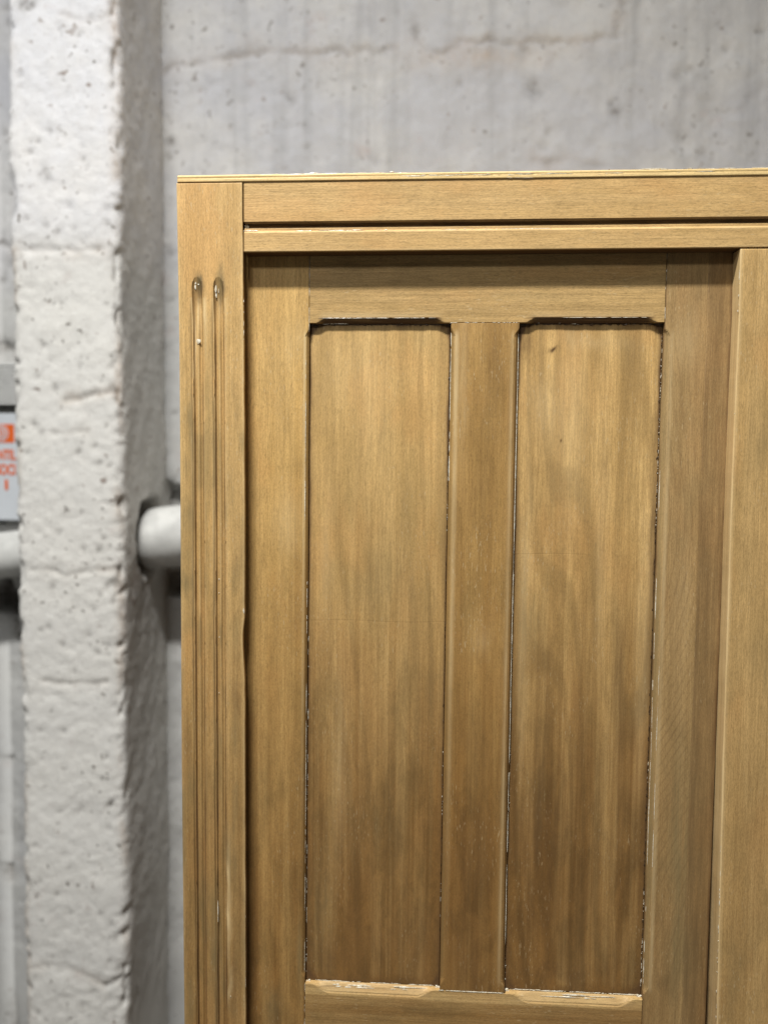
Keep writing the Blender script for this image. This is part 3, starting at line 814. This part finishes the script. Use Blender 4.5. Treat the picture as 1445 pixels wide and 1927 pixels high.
def br_stain2(X, Z):
    S = br_stain(X, Z); S[..., 3] += .66*sstep(.0105, .0125, ZP0-Z); return S
def br_warp(X, Z):
    x, z = shear(X, Z); return x, z+np.interp(X, [X3, X4, X5, X6], [.0005, -.0001, -.0004, -.0002])
BR = board('rail', xr_, axis(ZQ1, ZP0, .004, [(ZP0-.006, .0066, .0005)]), DY+.0003, .0175, M_DRAIL, door, br_depth, br_warp, br_stain2, .0004)
board('rail', xr_, axis(ZDB, ZQ0, .02), DY+.0003, .0175, M_DRAIL, door, None, shear, None, .0004)

# panels
PD = .0062
def panel(name, a, b, z0, z1, mat, marks, seed, lines=(), fine=True, knots=()):
    g = .00028
    lz = [at(900, py, DY+PD)[1] for _, _, py in lines]
    mk = blobs(marks, DY+PD)
    lx = [(at(p0, py, DY+PD)[0], at(p1, py, DY+PD)[0]) for p0, p1, py in lines]
    def dep(X, Z):
        d = .0008*(fbm(X*12, Z*3, seed, 3)-.5)
        for z, (u0, u1) in zip(lz, lx):
            d = d+.00006*np.exp(-((Z-z-.0006*np.sin(X*60))/.0005)**2)*sstep(u0-.004, u0, X)*sstep(u1+.004, u1, X)
        return d
    def stn(X, Z):
        S = mk(X, Z)
        # grime along the border, rounded in the corners
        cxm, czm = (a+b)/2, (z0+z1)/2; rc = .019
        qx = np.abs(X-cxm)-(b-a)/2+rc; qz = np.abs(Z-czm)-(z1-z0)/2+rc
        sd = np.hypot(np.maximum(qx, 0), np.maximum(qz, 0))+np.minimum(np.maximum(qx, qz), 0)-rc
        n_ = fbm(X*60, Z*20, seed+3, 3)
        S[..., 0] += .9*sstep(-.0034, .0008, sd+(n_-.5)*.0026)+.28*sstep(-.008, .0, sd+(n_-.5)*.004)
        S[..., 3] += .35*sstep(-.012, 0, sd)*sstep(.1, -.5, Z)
        S[..., 3] += .97*sstep(.04, -.46, Z+.10*(fbm(X*14, Z*3, seed+5, 3)-.5))
        S[..., 0] += .16*sstep(-.05, -.5, Z)*sstep(.5, .75, fbm(X*70, Z*6, seed+6, 4))
        S[..., 1] += .14*sstep(.45, .75, fbm(X*50, Z*6, seed+7, 4))*sstep(.16, -.1, Z)
        for z, (u0, u1) in zip(lz, lx):
            S[..., 0] += .11*np.exp(-((Z-z-.0006*np.sin(X*60))/.0006)**2)*sstep(u0-.004, u0, X)*sstep(u1+.004, u1, X)
        return S
    dz = [(z, .002, .0003) for z in lz] if fine else []
    kx = [at(px, py, DY+PD) for px, py in knots]; dz = dz+[(k[1], .007, .0007) for k in kx]
    xs2 = axis(a+g, b-g, .0028 if fine else .02, [(a+.002, .002, .0007), (b-.002, .002, .0007)]+[(k[0], .009, .0007) for k in kx])
    return board(name, xs2, axis(z0+g, z1-g, .004 if fine else .03, dz), DY+PD, .007, mat, door, dep, shear, stn, .0009)
P1m = [(640, 1430, 14, 150, 2, .16), (612, 1050, 12, 120, 2, .14), (700, 760, 30, 120, 2, .10), (790, 1330, 12, 140, 0, .22), (735, 1500, 20, 160, 0, .20), (700, 1120, 60, 30, 1, .25), (740, 1320, 40, 60, 1, .18),
       (600, 1480, 10, 160, 0, .25), (655, 1640, 14, 120, 0, .28), (770, 1230, 14, 130, 0, .16), (715, 1000, 50, 16, 0, .10), (680, 880, 10, 100, 0, .12),
       (720, 1080, 50, 50, 1, .55), (760, 960, 30, 60, 1, .25), (650, 1230, 30, 60, 0, .22), (690, 1560, 45, 90, 1, .25), (610, 1720, 26, 80, 1, .35), (620, 1800, 36, 30, 0, .45), (740, 1780, 60, 60, 0, .35), (680, 1490, 12, 120, 0, .25),
       (720, 830, 18, 60, 1, .22), (790, 640, 30, 20, 1, .30), (660, 700, 60, 60, 2, .12), (800, 1150, 20, 60, 1, .25), (620, 920, 14, 90, 0, .12), (810, 1300, 10, 90, 1, .3), (600, 1560, 12, 200, 0, .15), (770, 1680, 20, 90, 0, .2)]
P2m = [(985, 1150, 9, 260, 2, .28), (1212, 1200, 14, 240, 2, .22), (1075, 800, 34, 160, 2, .22), (1100, 1250, 10, 220, 0, .22), (1135, 900, 8, 180, 0, .16), (1060, 1000, 6, 200, 0, .14), (1165, 1480, 14, 160, 0, .3),
       (1030, 1300, 16, 140, 0, .24), (1000, 1600, 14, 140, 0, .22), (1120, 1660, 50, 60, 0, .22), (1090, 1420, 60, 40, 0, .16), (1180, 660, 24, 40, 1, .2), (1010, 820, 8, 160, 0, .14),
       (1035, 657, 5, 3.5, 0, 1.3), (1030, 660, 14, 6, 0, .35), (1055, 822, 1.6, 5, 0, 1.2), (990, 640, 14, 26, 0, .55), (1188, 700, 13, 90, 0, .25), (1190, 860, 18, 120, 1, .28), (1165, 1230, 12, 150, 0, .42), (1000, 1180, 20, 60, 1, .45),
       (1050, 1520, 55, 70, 0, .28), (1080, 1580, 60, 60, 0, .20), (1010, 1420, 26, 90, 0, .25), (1050, 1700, 50, 60, 0, .30), (1150, 1780, 40, 60, 1, .2), (1200, 1640, 16, 160, 0, .22), (1020, 760, 26, 60, 2, .25), (1130, 1040, 10, 200, 2, .12),
       (1110, 640, 60, 16, 2, .22), (1060, 1830, 60, 14, 0, .4), (1235, 760, 5, 130, 0, .35), (1225, 1000, 5, 200, 0, .4)]
PA = panel('panel', X3, X4, ZP0, ZP1, M_PAN1, P1m, 200, [(588, 838, 1173)])
PB = panel('panel', X5, X6, ZP0, ZP1, M_PAN2, P2m, 220, [(966, 1100, 1041)], knots=[(1035, 657), (1055, 822)])
PA['label'] = 'plainer panel with grey blotches and a fine level scratch'
PB['label'] = 'streaky panel with a small dark knot near its top'
for a, b, m_, s_ in ((X3, X4, M_PAN1, 240), (X5, X6, M_PAN2, 260)):
    panel('panel', a, b, ZQ0, ZQ1, m_, [], s_, (), False)

# --- old paint left in corners and joints of the door
cr = Crumbs()
sh = lambda x, z: (x+.0038*(z+.19), z)
yp = DY+PD-.0002
def vline(x, z0, z1, n_, size, ln, dens, seed, y=yp, jit=.0002): cr.line(sh(x, z0), sh(x, z1), y, n_, size, ln, True, dens, jit, seed)
def hline(z, x0, x1, n_, size, ln, dens, seed, y=yp, jit=.0002): cr.line(sh(x0, z), sh(x1, z), y, n_, size, ln, False, dens, jit, seed)
vline(X3+.0006, ZP0+.01, ZP1-.012, 70, .00022, .0022, .45, 1)
vline(X3-.0030, -.05, ZP1-.014, 26, .00028, .010, .7, 2, DY+.0004, .00005)
vline(X3-.0008, -.52, -.1, 60, .00030, .008, .6, 22, DY+.0030, .00005)
vline(X4-.0006, ZP0+.01, ZP1-.012, 150, .00024, .0008, .55, 3)
vline(X4+.0004, .0, ZP1-.012, 20, .00035, .010, .8, 4, DY+.0032, .00005)
vline(X5+.0006, ZP0+.01, ZP1-.012, 120, .00030, .0009, .5, 5)
vline(X5-.0004, ZP0+.05, ZP1-.015, 60, .00026, .024, .92, 6, DY+.0036, .00004)
vline(X6-.0006, ZP0+.01, ZP1-.012, 200, .00028, .0010, .5, 7, yp, .0003)
vline(X6+.0008, ZP0+.01, ZP1-.015, 46, .00034, .010, .6, 8, DY+.0034, .0001)
vline(X6+.0052, ZP0+.08, -.10, 22, .00030, .010, .6, 9, DY+.0002, .0001)
vline(X6-.0001, ZP1, ZR, 12, .00022, .0018, .8, 10, DY+.0002)
vline(X3, ZP1, ZR, 26, .00022, .0040, .9, 11, DY+.0002, .00003)
vline(X3, ZP0-.06, ZP0, 12, .00022, .006, .9, 12, DY+.0002, .00003)
hline(ZP1, X4, X5, 46, .00022, .0008, .8, 13, DY+.0001)
hline(ZP0, X4+.001, X5-.001, 26, .00035, .006, .95, 14, DY+.0001, .00003)
for a, b, sd in ((X3, X4, 15), (X5, X6, 16)):
    hline(ZP1+.0047, a+.016, b-.012, 46, .00024, .004, .7, sd, DY+.0002, .00004)
    hline(ZP1-.0002, a+.004, b-.006, 30, .00026, .003, .45, sd+4, DY+.0045, .0003)
    hline(ZP0+.0007, a+.004, b-.004, 90, .00040, .0026, .8, sd+8, yp)
    hline(ZP0-.0014, a+.008, b-.008, 18, .00055, .008, .5, sd+12, DY+.0036, .0003)
    hline(ZP0-.0030, a+.010, b-.008, 14, .00055, .010, .4, sd+16, DY+.0028, .0003)
    for xx, s_ in ((a, 1), (b, -1)):
        for q in range(9):
            x, z = sh(xx+s_*random.uniform(.0006, .0045), ZP0+random.uniform(-.0010, .0016)); cr.add(x, DY+.0045, z, .0011, .0008, .0007)
cr.build('paint_residue', M_PAINT, door)
# dark varnish blobs in the top corners
cd = Crumbs()
for a, b in ((X3, X4), (X5, X6)):
    for xx, s_ in ((a, 1), (b, -1)):
        for q in range(26):
            x, z = sh(xx+s_*abs(random.gauss(.002, .003)), ZP1-abs(random.gauss(.0004, .0011))); cd.add(x, DY+PD-.0002, z, .0011, .0007, .0008)
    for q in range(110):
        x, z = sh(random.uniform(a+.003, b-.003), ZP1-abs(random.gauss(.0002, .0006))); cd.add(x, DY+PD-.0001, z, .0016, .0006, .0006)
for q in range(90):     # rotten finish along the streaked panel's right side
    z = random.uniform(ZP0+.01, ZP1-.01); x, z = sh(X6-.0006-abs(random.gauss(0, .0006)), z); cd.add(x, DY+PD-.0001, z, .0005, .0005, .0016)
for q in range(60):
    z = random.uniform(ZP0+.01, ZP1-.01); x, z = sh(X4-.0005-abs(random.gauss(0, .0003)), z); cd.add(x, DY+PD-.0001, z, .0004, .0005, .0016)
cd.build('varnish_residue', M_VARN, door)

# --- paint left on the frame
cf = Crumbs()
def flute_paint(px, py, rx, ry, y):
    x, z = at(px, py, y); y = y-.0006*(y > 0); cf.add(x, y, z, rx*.00052, .0004, ry*.00052, .45)
for a in ((369, 531, 1.6, 5, .0020), (368, 541, 1.7, 4, .0024), (374, 536, 1.4, 1.6, .0022), (382, 535, 1.1, 5, .0018), (407, 545, 1.8, 8, .0022), (407.5, 556, 1.3, 5, .0028), (412, 548, .8, 4, .0030), (422, 545, 1., 8, .0018),
          (374.5, 643, 4, 4, .0020), (413, 1090, .9, 2, .0034), (413, 1116, .8, 1.2, .0034), (413.5, 1199, .9, 2, .0034), (413, 1304, .8, 1.4, .0034), (458.8, 1150, 1.6, 4.5, -.0002), (411, 1715, .8, 22, .0012), (434, 1875, .9, 2, .0)):
    flute_paint(*a)
cf.line((X2-.0011, .08), (X2-.0002, .165), .0008, 34, .00026, .0014, True, .8, .0002, 40)
cf.line((X2+.0001, -.4), (X2+.0003, -.9), .0006, 30, .0002, .004, True, .5, .0001, 41)
xg = rx0+.001
for q in range(20): cf.add(xg+abs(random.gauss(.001, .0022)), .0050, random.uniform(ZG0+.0018, ZG1-.002), .0010, .0008, .0008)
for q in range(14): cf.add(xg+random.uniform(0, .012), .0024, ZG0+.0016+random.uniform(-.0003, .0004), .0024, .0005, .0005)
cf.line((xg, ZG0+.0012), (.12, ZG0+.0012), .0020, 60, .00036, .004, False, .55, .0002, 42)
cf.line((.12, ZG0+.0012), (.6, ZG0+.0012), .0020, 40, .00022, .005, False, .4, .0002, 43)
cf.line((-.2, ZT-.0004), (.6, ZT-.0002), .0006, 120, .00040, .006, False, .6, .0003, 44)
cf.line((-.05, ZC+.0036), (.5, ZC+.0036), -.0006, 70, .00030, .004, False, .5, .0003, 45)
cf.line((-.17, ZC+.0002), (.4, ZC+.0004), -.0004, 70, .00025, .004, False, .35, .0002, 46)
cf.line((X7+.0012, -.56), (X7-.0004, .2), .0016, 120, .00030, .0018, True, .45, .0003, 47)
cf.build('paint_residue', M_PAINT, cab)
# dust and chips lying on top of the cap
ch = Crumbs()
for q in range(70):
    ch.add(random.choice([random.gauss(.235, .02), random.uniform(-.2, .33)]), random.uniform(.002, .02), ZT+.0006, .0008, .0008, .0006)
ch.build('paint_chips', M_VARN, cab)

# ---- second door leaf right of the centre post: same parts, shared meshes
d2 = bpy.data.objects.new('door', None); COL.objects.link(d2); d2.parent = cab; d2.location = (.5225, 0, 0)
for c in list(door.children):
    n_ = c.copy(); COL.objects.link(n_); n_.parent = d2
